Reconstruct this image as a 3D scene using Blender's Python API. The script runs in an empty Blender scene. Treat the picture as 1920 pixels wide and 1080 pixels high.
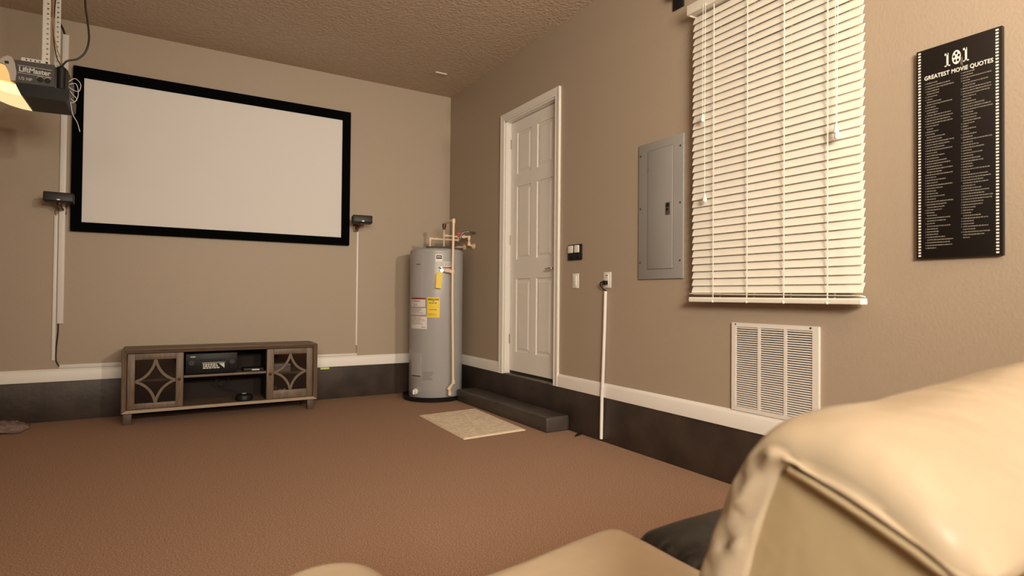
import bpy, bmesh, math, random
from mathutils import Vector, Matrix, noise
random.seed(7)
SC = bpy.context.scene
C = SC.collection
PI = math.pi

# ------------------------------------------------------------------ camera
cam_d = bpy.data.cameras.new('camera')
cam = bpy.data.objects.new('camera', cam_d); C.objects.link(cam)
yaw, pitch, roll = 0.54264, 0.01452, 0.009106
fw = Vector((math.sin(yaw)*math.cos(pitch), math.cos(yaw)*math.cos(pitch), math.sin(pitch)))
rt = Vector((math.cos(yaw), -math.sin(yaw), 0)); up = rt.cross(fw)
rt2 = rt*math.cos(roll) + up*math.sin(roll); up2 = -rt*math.sin(roll) + up*math.cos(roll)
M = Matrix((rt2, up2, -fw)).transposed().to_4x4(); M.translation = Vector((-2.378, -5.1277, 0.9003))
cam.matrix_world = M
cam_d.sensor_width = 36; cam_d.lens = 36*1088.88/1920; cam_d.clip_start = 0.02
cam_d.dof.use_dof = True; cam_d.dof.focus_distance = 4.0; cam_d.dof.aperture_fstop = 5.0
SC.camera = cam

# ------------------------------------------------------------------ world, lights, exposure
w = bpy.data.worlds.new('world'); SC.world = w; w.use_nodes = True
w.node_tree.nodes['Background'].inputs[0].default_value = (0.02, 0.025, 0.04, 1)
w.node_tree.nodes['Background'].inputs[1].default_value = 0.3
SC.view_settings.view_transform = 'Standard'; SC.view_settings.look = 'None'
SC.view_settings.gamma = 1; SC.view_settings.use_curve_mapping = False
SC.view_settings.exposure = 0.0
WARM = (1.0, 0.875, 0.705)
def light(name, typ, loc, power, size, col=WARM, aim=None, size_y=None):
    d = bpy.data.lights.new(name, typ); d.energy = power; d.color = col
    if typ == 'AREA':
        d.size = size
        if size_y: d.shape = 'RECTANGLE'; d.size_y = size_y
    else: d.shadow_soft_size = size
    o = bpy.data.objects.new(name, d); C.objects.link(o); o.location = loc
    if aim: o.rotation_euler = (Vector(aim)-Vector(loc)).to_track_quat('-Z', 'Y').to_euler()
    return o
key = light('reflector_lamp_light', 'SPOT', (-0.14, -7.7, 2.4), 470, 0.11, aim=(-0.8, 0, 1.0))
key.data.spot_size = math.radians(60); key.data.spot_blend = 1.0
light('added_ceiling_fill', 'AREA', (-1.7, -6.0, 1.75), 148, 1.0, aim=(-1.65, -5.2, 2.8))  # upward area light added to lift the dark ceiling
fill = light('added_fill_light', 'AREA', (-3.4, -8.0, 2.4), 52, 1.2, aim=(-0.3, -3.6, 0.1)); fill.data.spread = math.radians(75)  # fill added to brighten the right wall and seats; no real softbox

# ------------------------------------------------------------------ materials
def lin(c):
    return tuple((x/255/12.92 if x/255 <= .04045 else ((x/255+.055)/1.055)**2.4) for x in c)
def mat(name, col, rough=.5, metal=0, bump=None, var=None, emit=None, spec=None, coat=0, trans=0, fine=None):
    """col linear rgb; bump=(scale,strength,detail); var=(scale,amount) value noise on the colour"""
    m = bpy.data.materials.new(name); m.use_nodes = True
    nt = m.node_tree; b = nt.nodes['Principled BSDF']
    b.inputs['Base Color'].default_value = (*col, 1); b.inputs['Roughness'].default_value = rough
    b.inputs['Metallic'].default_value = metal
    if spec is not None: b.inputs['Specular IOR Level'].default_value = spec
    if coat: b.inputs['Coat Weight'].default_value = coat
    if trans: b.inputs['Transmission Weight'].default_value = trans
    if emit:
        b.inputs['Emission Color'].default_value = (*emit[0], 1); b.inputs['Emission Strength'].default_value = emit[1]
    tc = nt.nodes.new('ShaderNodeTexCoord')
    if var:
        n = nt.nodes.new('ShaderNodeTexNoise'); n.inputs['Scale'].default_value = var[0]; n.inputs['Detail'].default_value = 4
        r = nt.nodes.new('ShaderNodeValToRGB')
        r.color_ramp.elements[0].position = .32; r.color_ramp.elements[1].position = .68
        a = var[1]
        r.color_ramp.elements[0].color = (*[max(0, c*(1-a)) for c in col], 1); r.color_ramp.elements[1].color = (*[min(1, c*(1+a)) for c in col], 1)
        if len(var) > 2: # stretched grain
            mp = nt.nodes.new('ShaderNodeMapping'); mp.inputs['Scale'].default_value = var[2]
            nt.links.new(tc.outputs['Object'], mp.inputs[0]); nt.links.new(mp.outputs[0], n.inputs['Vector'])
        else: nt.links.new(tc.outputs['Object'], n.inputs['Vector'])
        nt.links.new(n.outputs[0], r.inputs[0]); nt.links.new(r.outputs[0], b.inputs['Base Color'])
    if bump:
        n2 = nt.nodes.new('ShaderNodeTexNoise'); n2.inputs['Scale'].default_value = bump[0]; n2.inputs['Detail'].default_value = bump[2] if len(bump) > 2 else 3
        bp = nt.nodes.new('ShaderNodeBump'); bp.inputs['Strength'].default_value = bump[1]; bp.inputs['Distance'].default_value = bump[3] if len(bump) > 3 else .004
        nt.links.new(tc.outputs['Object'], n2.inputs['Vector']); nt.links.new(n2.outputs[0], bp.inputs['Height']); nt.links.new(bp.outputs[0], b.inputs['Normal'])
    return m
m_wall = mat('wall_paint', (.39, .312, .235), .55, bump=(95, .28, 3, .003))
m_ceil = mat('ceiling_texture_paint', (.54, .43, .325), .8, bump=(48, .9, 4, .012))
m_trim = mat('white_trim_paint', (.80, .77, .72), .4)
m_curb = mat('dark_curb_paint', (.045, .031, .024), .5, bump=(30, .4, 4, .004), var=(5, .35))
m_step = mat('dark_step_paint', (.060, .048, .040), .42, bump=(26, .5, 4, .004), var=(4, .3))
m_sill = mat('worn_sill_concrete', (.14, .115, .09), .6, bump=(60, .4), var=(18, .45))
m_door = mat('door_paint', (.80, .77, .72), .38)
m_black = mat('black_velvet', (.002, .002, .002), .95, spec=.05)
m_fab = mat('screen_fabric', (.73, .70, .68), .85)
m_blackpl = mat('black_plastic', (.010, .0095, .0095), .45, spec=.25)
m_dark = mat('dark_grey_plastic', (.030, .028, .027), .45, spec=.3)
m_gloss = mat('satin_black', (.006, .006, .0065), .45, spec=.25)
m_white = mat('white_plastic', (.78, .75, .70), .35)
m_race = mat('raceway_plastic', (.74, .70, .67), .45)
m_cable = mat('black_cable_rubber', (.012, .011, .010), .5)
m_wood = mat('grey_brown_wood', (.145, .097, .065), .5, var=(9, .28, (1.2, 14, 14)))
m_woodlt = mat('grey_brown_wood_upright', (.145, .097, .065), .5, var=(9, .28, (14, 14, 1.2)))
m_leg = mat('shaded_wood_leg', (.085, .055, .037), .5)  # darker than the cabinet wood: the shadow on the legs is painted in
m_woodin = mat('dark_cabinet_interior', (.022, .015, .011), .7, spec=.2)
m_bevel = mat('lit_bevel_and_pale_case', (.42, .33, .26), .45, var=(9, .2, (1.2, 14, 14)))  # pale tone paints light caught by the bottom chamfer; disc case shares it
m_tank = mat('grey_enamel', (.36, .35, .345), .34, var=(2.2, .04))
m_tank2 = mat('grey_enamel_cover', (.37, .355, .35), .38)
m_pvc = mat('cream_pipe_plastic', (.74, .58, .40), .38)
m_yel = mat('yellow_label', (.80, .56, .02), .5)
m_lab = mat('white_label', (.72, .68, .64), .5)
m_red = mat('red_print', (.28, .02, .02), .5)
m_ink = mat('black_print', (.012, .012, .012), .6)
m_inkg = mat('grey_print', (.13, .12, .11), .6)
m_redh = mat('red_handle_plastic', (.55, .03, .02), .4)
m_brass = mat('brown_bronze', (.12, .06, .03), .4, .6)
m_chrome = mat('chrome', (.6, .58, .55), .2, 1)
m_flex = mat('grey_flexible_conduit', (.11, .11, .11), .35, .5)
m_galv = mat('galvanised_steel', (.60, .58, .54), .38, .35)
m_panel = mat('grey_panel_enamel', (.29, .28, .265), .42)
m_line = mat('panel_seam', (.15, .14, .13), .6)
m_blind = mat('ivory_blind_slat', (.88, .84, .75), .45)
m_cord = mat('white_cord', (.88, .84, .76), .6)
m_grl = mat('white_grille_enamel', (.76, .71, .66), .4)
m_dk = mat('duct_darkness', (.02, .016, .013), .8)
m_post = mat('black_poster_laminate', (.010, .0075, .007), .4, spec=.3)
m_prt = mat('white_print', (.8, .76, .70), .5)
m_prtg = mat('grey_poster_text', (.23, .21, .18), .5)
m_leath = mat('cream_leather', (.51, .42, .305), .31, bump=(7, .35, 3, .03), var=(6, .05))
m_leath2 = mat('tan_leather_side', (.52, .415, .25), .42, bump=(9, .3, 3, .02))
m_seam = mat('leather_piping', (.54, .43, .27), .5)
m_bleath = mat('black_leather', (.012, .0105, .010), .36, bump=(16, .25, 3, .012))
m_mat = mat('beige_mat_weave', (.74, .62, .47), .9, bump=(240, .5), var=(34, .16))
m_matedge = mat('beige_mat_binding', (.75, .63, .48), .9)
m_gum = mat('amber_lamp_lens', (.85, .62, .33), .3, emit=((1.0, .52, .13), .38))
m_glow = mat('glowing_lamp_lens', (.95, .8, .5), .3, emit=((1.0, .72, .34), 1.0))
m_lensw = mat('frosted_lens_cap', (.40, .36, .31), .4)
m_cloth = mat('crumpled_grey_pink_cloth', (.20, .14, .12), .8, var=(14, .35))
m_tape = mat('yellow_green_tape', (.62, .74, .22), .6)
m_glass = mat('clear_glass', (.85, .9, .9), .04, trans=1)
m_smoke = mat('cabinet_door_glass', (.55, .55, .55), .03, trans=1)
m_gold = mat('amber_trinket', (.45, .2, .06), .35, .3)
m_gold2 = mat('pale_print', (.6, .6, .55), .5)
m_wire = mat('tan_wire', (.35, .18, .08), .5)

m_carpet = bpy.data.materials.new('brown_loop_carpet'); m_carpet.use_nodes = True
nt = m_carpet.node_tree; b = nt.nodes['Principled BSDF']; b.inputs['Roughness'].default_value = .95; b.inputs['Specular IOR Level'].default_value = .15
tc = nt.nodes.new('ShaderNodeTexCoord')
mp = nt.nodes.new('ShaderNodeMapping'); mp.inputs['Scale'].default_value = (1.0, 1.6, 1); nt.links.new(tc.outputs['Object'], mp.inputs[0])
n1 = nt.nodes.new('ShaderNodeTexNoise'); n1.inputs['Scale'].default_value = 165; n1.inputs['Detail'].default_value = 5; n1.inputs['Roughness'].default_value = .75
nt.links.new(mp.outputs[0], n1.inputs['Vector'])
r1 = nt.nodes.new('ShaderNodeValToRGB'); e = r1.color_ramp.elements
e[0].position = .39; e[0].color = (.18, .105, .068, 1); e[1].position = .61; e[1].color = (.48, .315, .22, 1)
q = e.new(.5); q.color = (.335, .205, .138, 1)
nt.links.new(n1.outputs[0], r1.inputs[0]); nt.links.new(r1.outputs[0], b.inputs['Base Color'])
bp = nt.nodes.new('ShaderNodeBump'); bp.inputs['Strength'].default_value = .35; bp.inputs['Distance'].default_value = .003
nt.links.new(n1.outputs[0], bp.inputs['Height']); nt.links.new(bp.outputs[0], b.inputs['Normal'])

# ------------------------------------------------------------------ mesh helpers
def box(bm, x0, x1, y0, y1, z0, z1, bev=0, seg=2, mtx=None):
    g = bmesh.ops.create_cube(bm, size=1)
    vs = g['verts']
    bmesh.ops.scale(bm, vec=(abs(x1-x0), abs(y1-y0), abs(z1-z0)), verts=vs)
    bmesh.ops.translate(bm, vec=((x0+x1)/2, (y0+y1)/2, (z0+z1)/2), verts=vs)
    if bev:
        es = list({e for v in vs for e in v.link_edges})
        r = bmesh.ops.bevel(bm, geom=es, offset=bev, segments=seg, affect='EDGES', profile=.5)
        vs = list({v for f in r['faces'] for v in f.verts} | {v for v in vs if v.is_valid})
    if mtx is not None:
        bmesh.ops.transform(bm, matrix=mtx, verts=vs)
    return vs
def smooth_path(pts, n=8):
    pts = [Vector(p) for p in pts]; out = []
    for i in range(len(pts)-1):
        p0 = pts[max(i-1, 0)]; p1 = pts[i]; p2 = pts[i+1]; p3 = pts[min(i+2, len(pts)-1)]
        for k in range(n):
            t = k/n
            out.append(.5*((2*p1) + (p2-p0)*t + (2*p0-5*p1+4*p2-p3)*t*t + (3*p1-p0-3*p2+p3)*t*t*t))
    out.append(pts[-1]); return out
def tube(bm, pts, r, seg=10, smooth=0):
    pts = smooth_path(pts, smooth) if smooth else [Vector(p) for p in pts]
    rings = []
    t0 = (pts[1]-pts[0]).normalized()
    ref = Vector((0, 0, 1)) if abs(t0.z) < .9 else Vector((1, 0, 0))
    for i, p in enumerate(pts):
        if i == 0: t = pts[1]-pts[0]
        elif i == len(pts)-1: t = pts[-1]-pts[-2]
        else: t = (pts[i+1]-pts[i]).normalized() + (pts[i]-pts[i-1]).normalized()
        t.normalize()
        a = (ref - t*ref.dot(t)).normalized(); bb = t.cross(a); ref = a
        rr = r
        if 0 < i < len(pts)-1:
            c = max(.5, abs(t.dot((pts[i]-pts[i-1]).normalized()))); rr = r/(c if not smooth else 1)
        rings.append([bm.verts.new(p + (a*math.cos(2*PI*k/seg) + bb*math.sin(2*PI*k/seg))*rr) for k in range(seg)])
    for A, B in zip(rings, rings[1:]):
        for k in range(seg): bm.faces.new((A[k], A[(k+1) % seg], B[(k+1) % seg], B[k]))
    bm.faces.new(rings[0][::-1]); bm.faces.new(rings[-1])
def cyl(bm, a, b, r, seg=20, r2=None):
    a = Vector(a); b = Vector(b); t = (b-a).normalized()
    ref = Vector((0, 0, 1)) if abs(t.z) < .9 else Vector((1, 0, 0))
    u = (ref - t*ref.dot(t)).normalized(); v = t.cross(u); r2 = r if r2 is None else r2
    A = [bm.verts.new(a + (u*math.cos(2*PI*k/seg)+v*math.sin(2*PI*k/seg))*r) for k in range(seg)]
    B = [bm.verts.new(b + (u*math.cos(2*PI*k/seg)+v*math.sin(2*PI*k/seg))*r2) for k in range(seg)]
    for k in range(seg): bm.faces.new((A[k], A[(k+1) % seg], B[(k+1) % seg], B[k]))
    bm.faces.new(A[::-1]); bm.faces.new(B)
def lathe(bm, prof, seg=64, c=(0, 0, 0)):
    rings = []
    for r, z in prof:
        if r < 1e-6: rings.append([bm.verts.new((c[0], c[1], c[2]+z))])
        else: rings.append([bm.verts.new((c[0]+r*math.cos(2*PI*k/seg), c[1]+r*math.sin(2*PI*k/seg), c[2]+z)) for k in range(seg)])
    for A, B in zip(rings, rings[1:]):
        for k in range(seg):
            a0, a1 = A[k % len(A)], A[(k+1) % len(A)]; b0, b1 = B[k % len(B)], B[(k+1) % len(B)]
            f = []
            for v in (a0, a1, b1, b0):
                if v not in f: f.append(v)
            if len(f) > 2: bm.faces.new(f)
def prism(bm, poly, fn0, fn1):
    A = [bm.verts.new(fn0(*p)) for p in poly]; B = [bm.verts.new(fn1(*p)) for p in poly]
    n = len(poly)
    for k in range(n): bm.faces.new((A[k], A[(k+1) % n], B[(k+1) % n], B[k]))
    bm.faces.new(A[::-1]); bm.faces.new(B)
def quad(bm, *ps): return bm.faces.new([bm.verts.new(p) for p in ps])
def obj(name, bm, m, parent=None, smooth=True, angle=35):
    bmesh.ops.recalc_face_normals(bm, faces=bm.faces)
    me = bpy.data.meshes.new(name)
    if smooth:
        for f in bm.faces: f.smooth = True
        for e in bm.edges:
            if len(e.link_faces) == 2 and e.calc_face_angle(0) > math.radians(angle): e.smooth = False
    bm.to_mesh(me); bm.free(); me.materials.append(m)
    o = bpy.data.objects.new(name, me); C.objects.link(o)
    if parent: o.parent = parent
    return o
def part(name, m, parent, fn, **k):
    bm = bmesh.new(); fn(bm); return obj(name, bm, m, parent, **k)
def bxo(name, m, parent, *a, bev=0, **k):
    bm = bmesh.new(); box(bm, *a, bev=bev); return obj(name, bm, m, parent, **k)
def tag(o, label, cat, group=None):
    o['label'] = label; o['category'] = cat
    if group: o['group'] = group
    return o
def thing(name, label, cat, loc=(0, 0, 0), rotz=0, group=None):
    o = bpy.data.objects.new(name, None); C.objects.link(o); o.empty_display_size = .1
    o.location = loc; o.rotation_euler = (0, 0, rotz)
    return tag(o, label, cat, group)
def struct(name, bm, m, label=None):
    o = obj(name, bm, m); o['kind'] = 'structure'
    if label: o['label'] = label
    return o
def text_mesh(name, s, size, m, parent, mtx, align='CENTER', sx=1.0, bold=0.0, ext=.0004, space=1.0):
    cu = bpy.data.curves.new(name, 'FONT'); cu.body = s; cu.size = size; cu.align_x = align; cu.align_y = 'CENTER'
    cu.extrude = ext; cu.offset = bold; cu.resolution_u = 3; cu.space_character = space
    t = bpy.data.objects.new(name, cu); C.objects.link(t)
    dg = bpy.context.evaluated_depsgraph_get()
    me = bpy.data.meshes.new_from_object(t.evaluated_get(dg))
    bpy.data.objects.remove(t); bpy.data.curves.remove(cu)
    me.transform(mtx @ Matrix.Diagonal((sx, 1, 1, 1))); me.materials.clear(); me.materials.append(m); me.name = name
    o = bpy.data.objects.new(name, me); C.objects.link(o)
    if parent: o.parent = parent
    return o
def mtx_right(x, y, z):   # text plane on the right wall, normal -x
    m = Matrix(((0, 0, -1), (-1, 0, 0), (0, 1, 0))).to_4x4(); m.translation = (x, y, z); return m
def mtx_back(x, y, z):    # plane with normal -y
    m = Matrix(((1, 0, 0), (0, 0, -1), (0, 1, 0))).to_4x4(); m.translation = (x, y, z); return m

# ------------------------------------------------------------------ the room
H = 2.825; CZ = .278; XL = -6.3; YR = -9.0; T = .16
bm = bmesh.new(); box(bm, XL-.2, T, YR-.2, .2, -.1, 0); struct('floor', bm, m_carpet, 'brown loop pile carpet floor')
bm = bmesh.new(); box(bm, XL-.2, T, YR-.2, .2, H, H+.1); struct('ceiling', bm, m_ceil, 'tan heavily textured ceiling')
bm = bmesh.new(); box(bm, XL-.2, T, 0, .2, 0, H); struct('wall_back', bm, m_wall, 'tan wall behind the projection screen')
bm = bmesh.new(); box(bm, XL-.2, XL, YR, 0, 0, H); struct('wall_left', bm, m_wall)
bm = bmesh.new(); box(bm, XL-.2, T, YR-.2, YR, 0, H); struct('wall_front', bm, m_wall)
DY0, DY1, DZ1 = -1.772, -1.065, 2.323      # door opening
WY0, WY1, WZ0, WZ1 = -3.84, -3.13, .97, 2.28
bm = bmesh.new()
for a in ((DY1, 0, CZ, H), (DY0, DY1, DZ1, H), (WY1, DY0, CZ, H), (WY0, WY1, CZ, WZ0), (WY0, WY1, WZ1, H), (YR, WY0, CZ, H), (YR, 0, 0, CZ)):
    box(bm, 0, T, *a)
struct('wall_right', bm, m_wall, 'tan wall with the door, window and wall grille')
# dark concrete curb standing 5 mm proud
bm = bmesh.new(); box(bm, XL, -.005, -.006, 0.001, 0, CZ-.001, bev=.002); struct('trim_1', bm, m_curb, 'dark brown curb under the back wall baseboard')
bm = bmesh.new(); box(bm, -.006, .001, YR, -.006, 0, CZ-.001, bev=.002); struct('trim_2', bm, m_curb, 'dark brown curb under the right wall baseboard')
# baseboards with an eased, stepped top
def base_prof(d):   # (depth from wall, z)
    return [(0, CZ), (d, CZ), (d, .345), (d*.82, .352), (d*.55, .36), (d*.3, .3645), (0, .3645)]
bm = bmesh.new(); prism(bm, base_prof(.015), lambda d, z: (XL, -d, z), lambda d, z: (0, -d, z)); struct('baseboard_back', bm, m_trim, 'white baseboard along the back wall')
bm = bmesh.new()
prism(bm, base_prof(.015), lambda d, z: (-d, -.012, z), lambda d, z: (-d, -1.012, z))
prism(bm, base_prof(.015), lambda d, z: (-d, -1.826, z), lambda d, z: (-d, YR, z))
struct('baseboard_right', bm, m_trim, 'white baseboard along the right wall')

# door_1: casing, jamb, sill, slab with six panels, lever
door = bpy.data.objects.new('door_1', None); C.objects.link(door); door['kind'] = 'structure'; door['label'] = 'white six panel door above the dark step'
CW = .056
def casing(bm):
    prof = [(0, 0), (0, .012), (.010, .017), (.018, .0135), (.036, .016), (.046, .019), (CW, .019), (CW, 0)]   # (across from inner edge, depth)
    for sgn, yi in ((1, DY1), (-1, DY0)):
        prism(bm, prof, lambda a, d: (-d, yi+sgn*a, CZ), lambda a, d: (-d, yi+sgn*a, DZ1+a))
    prism(bm, prof, lambda a, d: (-d, DY0-a, DZ1+a), lambda a, d: (-d, DY1+a, DZ1+a))
part('door_casing', m_trim, door, casing)
def jamb(bm):
    box(bm, -.004, T, DY1-.012, DY1+.0, CZ, DZ1); box(bm, -.004, T, DY0, DY0+.012, CZ, DZ1); box(bm, -.004, T, DY0, DY1, DZ1-.012, DZ1)
    for s in ((DY1-.022, DY1-.012), (DY0+.012, DY0+.022)): box(bm, .088, T, *s, CZ, DZ1-.012)
    box(bm, .088, T, DY0+.012, DY1-.012, DZ1-.024, DZ1-.012)
part('door_jamb', m_trim, door, jamb)
bxo('door_sill', m_sill, door, -.004, T, DY0+.001, DY1-.001, CZ-.02, CZ+.004, bev=.002)
bxo('weather_strip', m_ink, door, .05, .08, DY0+.013, DY1-.013, CZ+.004, .304)
SX = .045; sy0, sy1, sz0, sz1 = DY0+.015, DY1-.016, .306, DZ1-.016
def slab(bm):
    box(bm, SX+.008, SX+.040, sy0, sy1, sz0, sz1)
    W = sy1-sy0
    st = .092; mid = .085
    cols = [(sy1-st, sy1-(W-mid)/2), (sy0+(W-mid)/2, sy0+st)]
    rows = [(.306+.155, .306+.735), (.306+.89, .306+1.47), (.306+1.575, .306+1.905)]
    # stiles and rails around the sunken panels
    ys = [sy0, sy0+st, cols[1][0], cols[0][1], sy1-st, sy1]
    box(bm, SX, SX+.01, sy0, sy0+st, sz0, sz1); box(bm, SX, SX+.01, sy1-st, sy1, sz0, sz1)
    box(bm, SX, SX+.01, sy0+(W-mid)/2, sy0+(W+mid)/2, sz0, sz1)
    zs = [sz0, rows[0][0], rows[0][1], rows[1][0], rows[1][1], rows[2][0], rows[2][1], sz1]
    for a in range(0, 8, 2):
        for y0, y1 in ((sy0+st, sy0+(W-mid)/2), (sy0+(W+mid)/2, sy1-st)): box(bm, SX, SX+.01, y0, y1, zs[a], zs[a+1])
    return
part('door_slab', m_door, door, slab)
W = sy1-sy0
for y0, y1 in ((sy0+(W+.085)/2, sy1-.092), (sy0+.092, sy0+(W-.085)/2)):
    for z0, z1 in ((.461, 1.041), (1.196, 1.776), (1.881, 2.211)):
        def pan(bm):   # raised field with sloped edges
            i = .012; j = .034
            ring = []
            for k, x in ((.002, SX+.009), (i, SX+.009), (j, SX+.001)):
                ring.append([bm.verts.new((x, a, c)) for a, c in ((y0+k, z0+k), (y1-k, z0+k), (y1-k, z1-k), (y0+k, z1-k))])
            for A, B in zip(ring, ring[1:]):
                for k in range(4): bm.faces.new((A[k], A[(k+1) % 4], B[(k+1) % 4], B[k]))
            bm.faces.new(ring[-1])
        part('door_panel', m_door, door, pan, smooth=False)
def knob(bm):
    cyl(bm, (SX, -1.712, 1.106), (SX-.008, -1.712, 1.106), .024); cyl(bm, (SX-.008, -1.712, 1.106), (SX-.04, -1.712, 1.106), .008)
    tube(bm, [(SX-.04, -1.716, 1.106), (SX-.043, -1.695, 1.106), (SX-.043, -1.65, 1.103)], .0075)
part('door_lever', m_chrome, door, knob)
def hinge(bm):
    for z in (.52, 1.32, 2.1): cyl(bm, (SX-.003, DY1-.016, z), (SX-.003, DY1-.016, z+.075), .005, 10)
part('hinge', m_chrome, door, hinge)

# window_1 behind the blind
win = bpy.data.objects.new('window_1', None); C.objects.link(win); win['kind'] = 'structure'; win['label'] = 'window hidden behind the closed blind'
def wf(bm):
    f = .045
    for y in ((WY0, WY0+f), (WY1-f, WY1)): box(bm, .05, .11, *y, WZ0, WZ1)
    for z in ((WZ0, WZ0+f), (WZ1-f, WZ1), ((WZ0+WZ1)/2-.02, (WZ0+WZ1)/2+.02)): box(bm, .05, .11, WY0+f, WY1-f, *z)
part('window_frame', m_trim, win, wf)
bxo('window_pane', m_glass, win, .077, .083, WY0+.045, WY1-.045, WZ0+.045, WZ1-.045)

# ------------------------------------------------------------------ projection screen
t = thing('projection_screen', 'large wall mounted projection screen in a wide black frame', 'projection screen', (-1.958, 0, 1.917))
ox0, ox1, oz0, oz1 = -.977, .979, -.583, .584; ix0, ix1, iz0, iz1 = -.914, .909, -.518, .507
def fr(bm):
    o = [(ox0, oz0), (ox1, oz0), (ox1, oz1), (ox0, oz1)]; i_ = [(ix0, iz0), (ix1, iz0), (ix1, iz1), (ix0, iz1)]
    rings = []
    for P_, y in ((o, -.008), (o, -.046), ([(a*.996, b*.994) for a, b in o], -.050), (i_, -.043), (i_, -.030)):
        rings.append([bm.verts.new((a, y, c)) for a, c in P_])
    for A, B in zip(rings, rings[1:]):
        for k in range(4): bm.faces.new((A[k], A[(k+1) % 4], B[(k+1) % 4], B[k]))
part('frame', m_black, t, fr, smooth=False)
bxo('screen_fabric', m_fab, t, ix0-.01, ix1+.01, -.034, -.030, iz0-.01, iz1+.01)
bxo('mounting_rail', m_black, t, -.9, .9, -.03, 0.0, .42, .5)

# ------------------------------------------------------------------ speakers
def speaker(x, z, label, lean):
    t = thing('wall_speaker', label, 'speaker', (x, 0, z), 0, 'satellite speakers beside the projection screen')
    R = Matrix.Translation((0, -.19, 0)) @ Matrix.Rotation(lean, 4, 'Z') @ Matrix.Rotation(math.radians(-4), 4, 'X')
    part('cabinet', m_blackpl, t, lambda bm: box(bm, -.082, .082, -.04, .05, -.032, .032, bev=.006, mtx=R))
    part('speaker_grille', m_dark, t, lambda bm: box(bm, -.077, .077, -.046, -.038, -.027, .027, bev=.003, mtx=R))
    part('name_plate', m_chrome, t, lambda bm: box(bm, -.009, .009, -.048, -.045, -.024, -.018, mtx=R))
    def br(bm):
        box(bm, -.022, .022, -.012, 0, -.09, -.02, bev=.003)
        tube(bm, [(0, -.012, -.058), (0, -.10, -.058), (0, -.16, -.04), (0, -.17, -.025)], .010)
        bmesh.ops.create_uvsphere(bm, u_segments=14, v_segments=8, radius=.018, matrix=Matrix.Translation((0, -.165, -.035)))
    part('wall_bracket', m_brass, t, br)
speaker(-2.982, 1.538, 'small black speaker on the wall at the left edge of the projection screen', math.radians(3))
speaker(-.912, 1.549, 'small black speaker on the wall at the right edge of the projection screen', math.radians(-6))

# ------------------------------------------------------------------ cable raceways on the back wall
def raceway(name, x0, x1, z0, z1, d, label, seam=None):
    t = thing(name, label, 'cable raceway', ((x0+x1)/2, 0, z0))
    w2 = (x1-x0)/2; h = z1-z0
    bxo('channel', m_race, t, -w2, w2, -d*.6, 0, 0, h)
    bxo('cover', m_race, t, -w2+.001, w2-.001, -d, -d*.55, .001, h-.001, bev=.002)
    return t
raceway('cable_raceway', -3.003, -2.966, .68, 2.718, .016, 'wide white vertical cable raceway on the left of the screen')
raceway('cable_raceway', -3.029, -3.008, .425, 1.444, .012, 'narrow white raceway under the left speaker, against the wide raceway')
raceway('cable_raceway', -.905, -.888, .456, 1.468, .012, 'thin white vertical raceway under the right speaker')
raceway('cable_raceway', -2.987, -2.50, .3655, .393, .012, 'low white horizontal raceway on the baseboard left of the media cabinet')
raceway('cable_raceway', -1.42, -.888, .3655, .386, .012, 'low white horizontal raceway on the baseboard right of the media cabinet')
def cable(name, label, pts, r, m=m_cable, smooth=6, cat='cable'):
    bm = bmesh.new(); tube(bm, pts, r, 8, smooth); return tag(obj(name, bm, m), label, cat)
cable('audio_cable', 'black cable dropping from the wide raceway to the baseboard raceway', [(-2.995, -.008, .72), (-2.995, -.008, .62), (-3.003, -.006, .52), (-3.004, -.006, .44), (-2.998, -.008, .41), (-2.983, -.010, .382)], .0045)
cable('speaker_wire', 'brown speaker wire below the thin right raceway', [(-.894, -.006, .47), (-.892, -.006, .43), (-.893, -.006, .38)], .003, m_wire)
cable('speaker_wire', 'twisted dark speaker wires under the left speaker', [(-3.012, -.02, 1.49), (-3.022, -.014, 1.468), (-3.018, -.008, 1.43)], .004, m_wire)
cable('signal_cable', 'black cable from the ceiling into the top of the wide raceway', [(-3.03, -.012, 2.825), (-3.018, -.014, 2.79), (-2.996, -.012, 2.74), (-2.986, -.008, 2.69)], .006)

# ------------------------------------------------------------------ media cabinet
CX0, CX1, CY0, CY1, CZ0, CZ1 = -2.603, -1.319, -.412, -.105, .080, .516
t = thing('media_cabinet', 'low grey brown wooden media cabinet with star lattice glass doors', 'media cabinet', ((CX0+CX1)/2, (CY0+CY1)/2, 0))
OX, OY = -(CX0+CX1)/2, -(CY0+CY1)/2
def cb(name, m, x0, x1, y0, y1, z0, z1, bev=0, parent=None): return bxo(name, m, parent or t, x0+OX, x1+OX, y0+OY, y1+OY, z0, z1, bev=bev)
cb('top', m_wood, CX0, CX1, CY0+.004, CY1, CZ1-.028, CZ1, .003)
cb('side_panel', m_woodlt, CX0, CX0+.028, CY0+.004, CY1, CZ0, CZ1-.028, .002); cb('side_panel', m_woodlt, CX1-.028, CX1, CY0+.004, CY1, CZ0, CZ1-.028, .002)
cb('bottom', m_wood, CX0+.028, CX1-.028, CY0+.006, CY1, CZ0, CZ0+.022); cb('back_panel', m_woodin, CX0+.028, CX1-.028, CY1-.012, CY1-.002, CZ0+.022, CZ1-.028)
cb('divider', m_woodin, -2.252, -2.234, CY0+.03, CY1-.012, CZ0+.022, CZ1-.028); cb('divider', m_woodin, -1.690, -1.672, CY0+.03, CY1-.012, CZ0+.022, CZ1-.028)
cb('shelf', m_wood, -2.234, -1.690, CY0+.03, CY1-.012, .300, .316, .001)
cb('shelf', m_wood, CX0+.028, -2.252, CY0+.05, CY1-.012, .285, .301); cb('shelf', m_wood, -1.672, CX1-.028, CY0+.05, CY1-.012, .285, .301)
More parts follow.
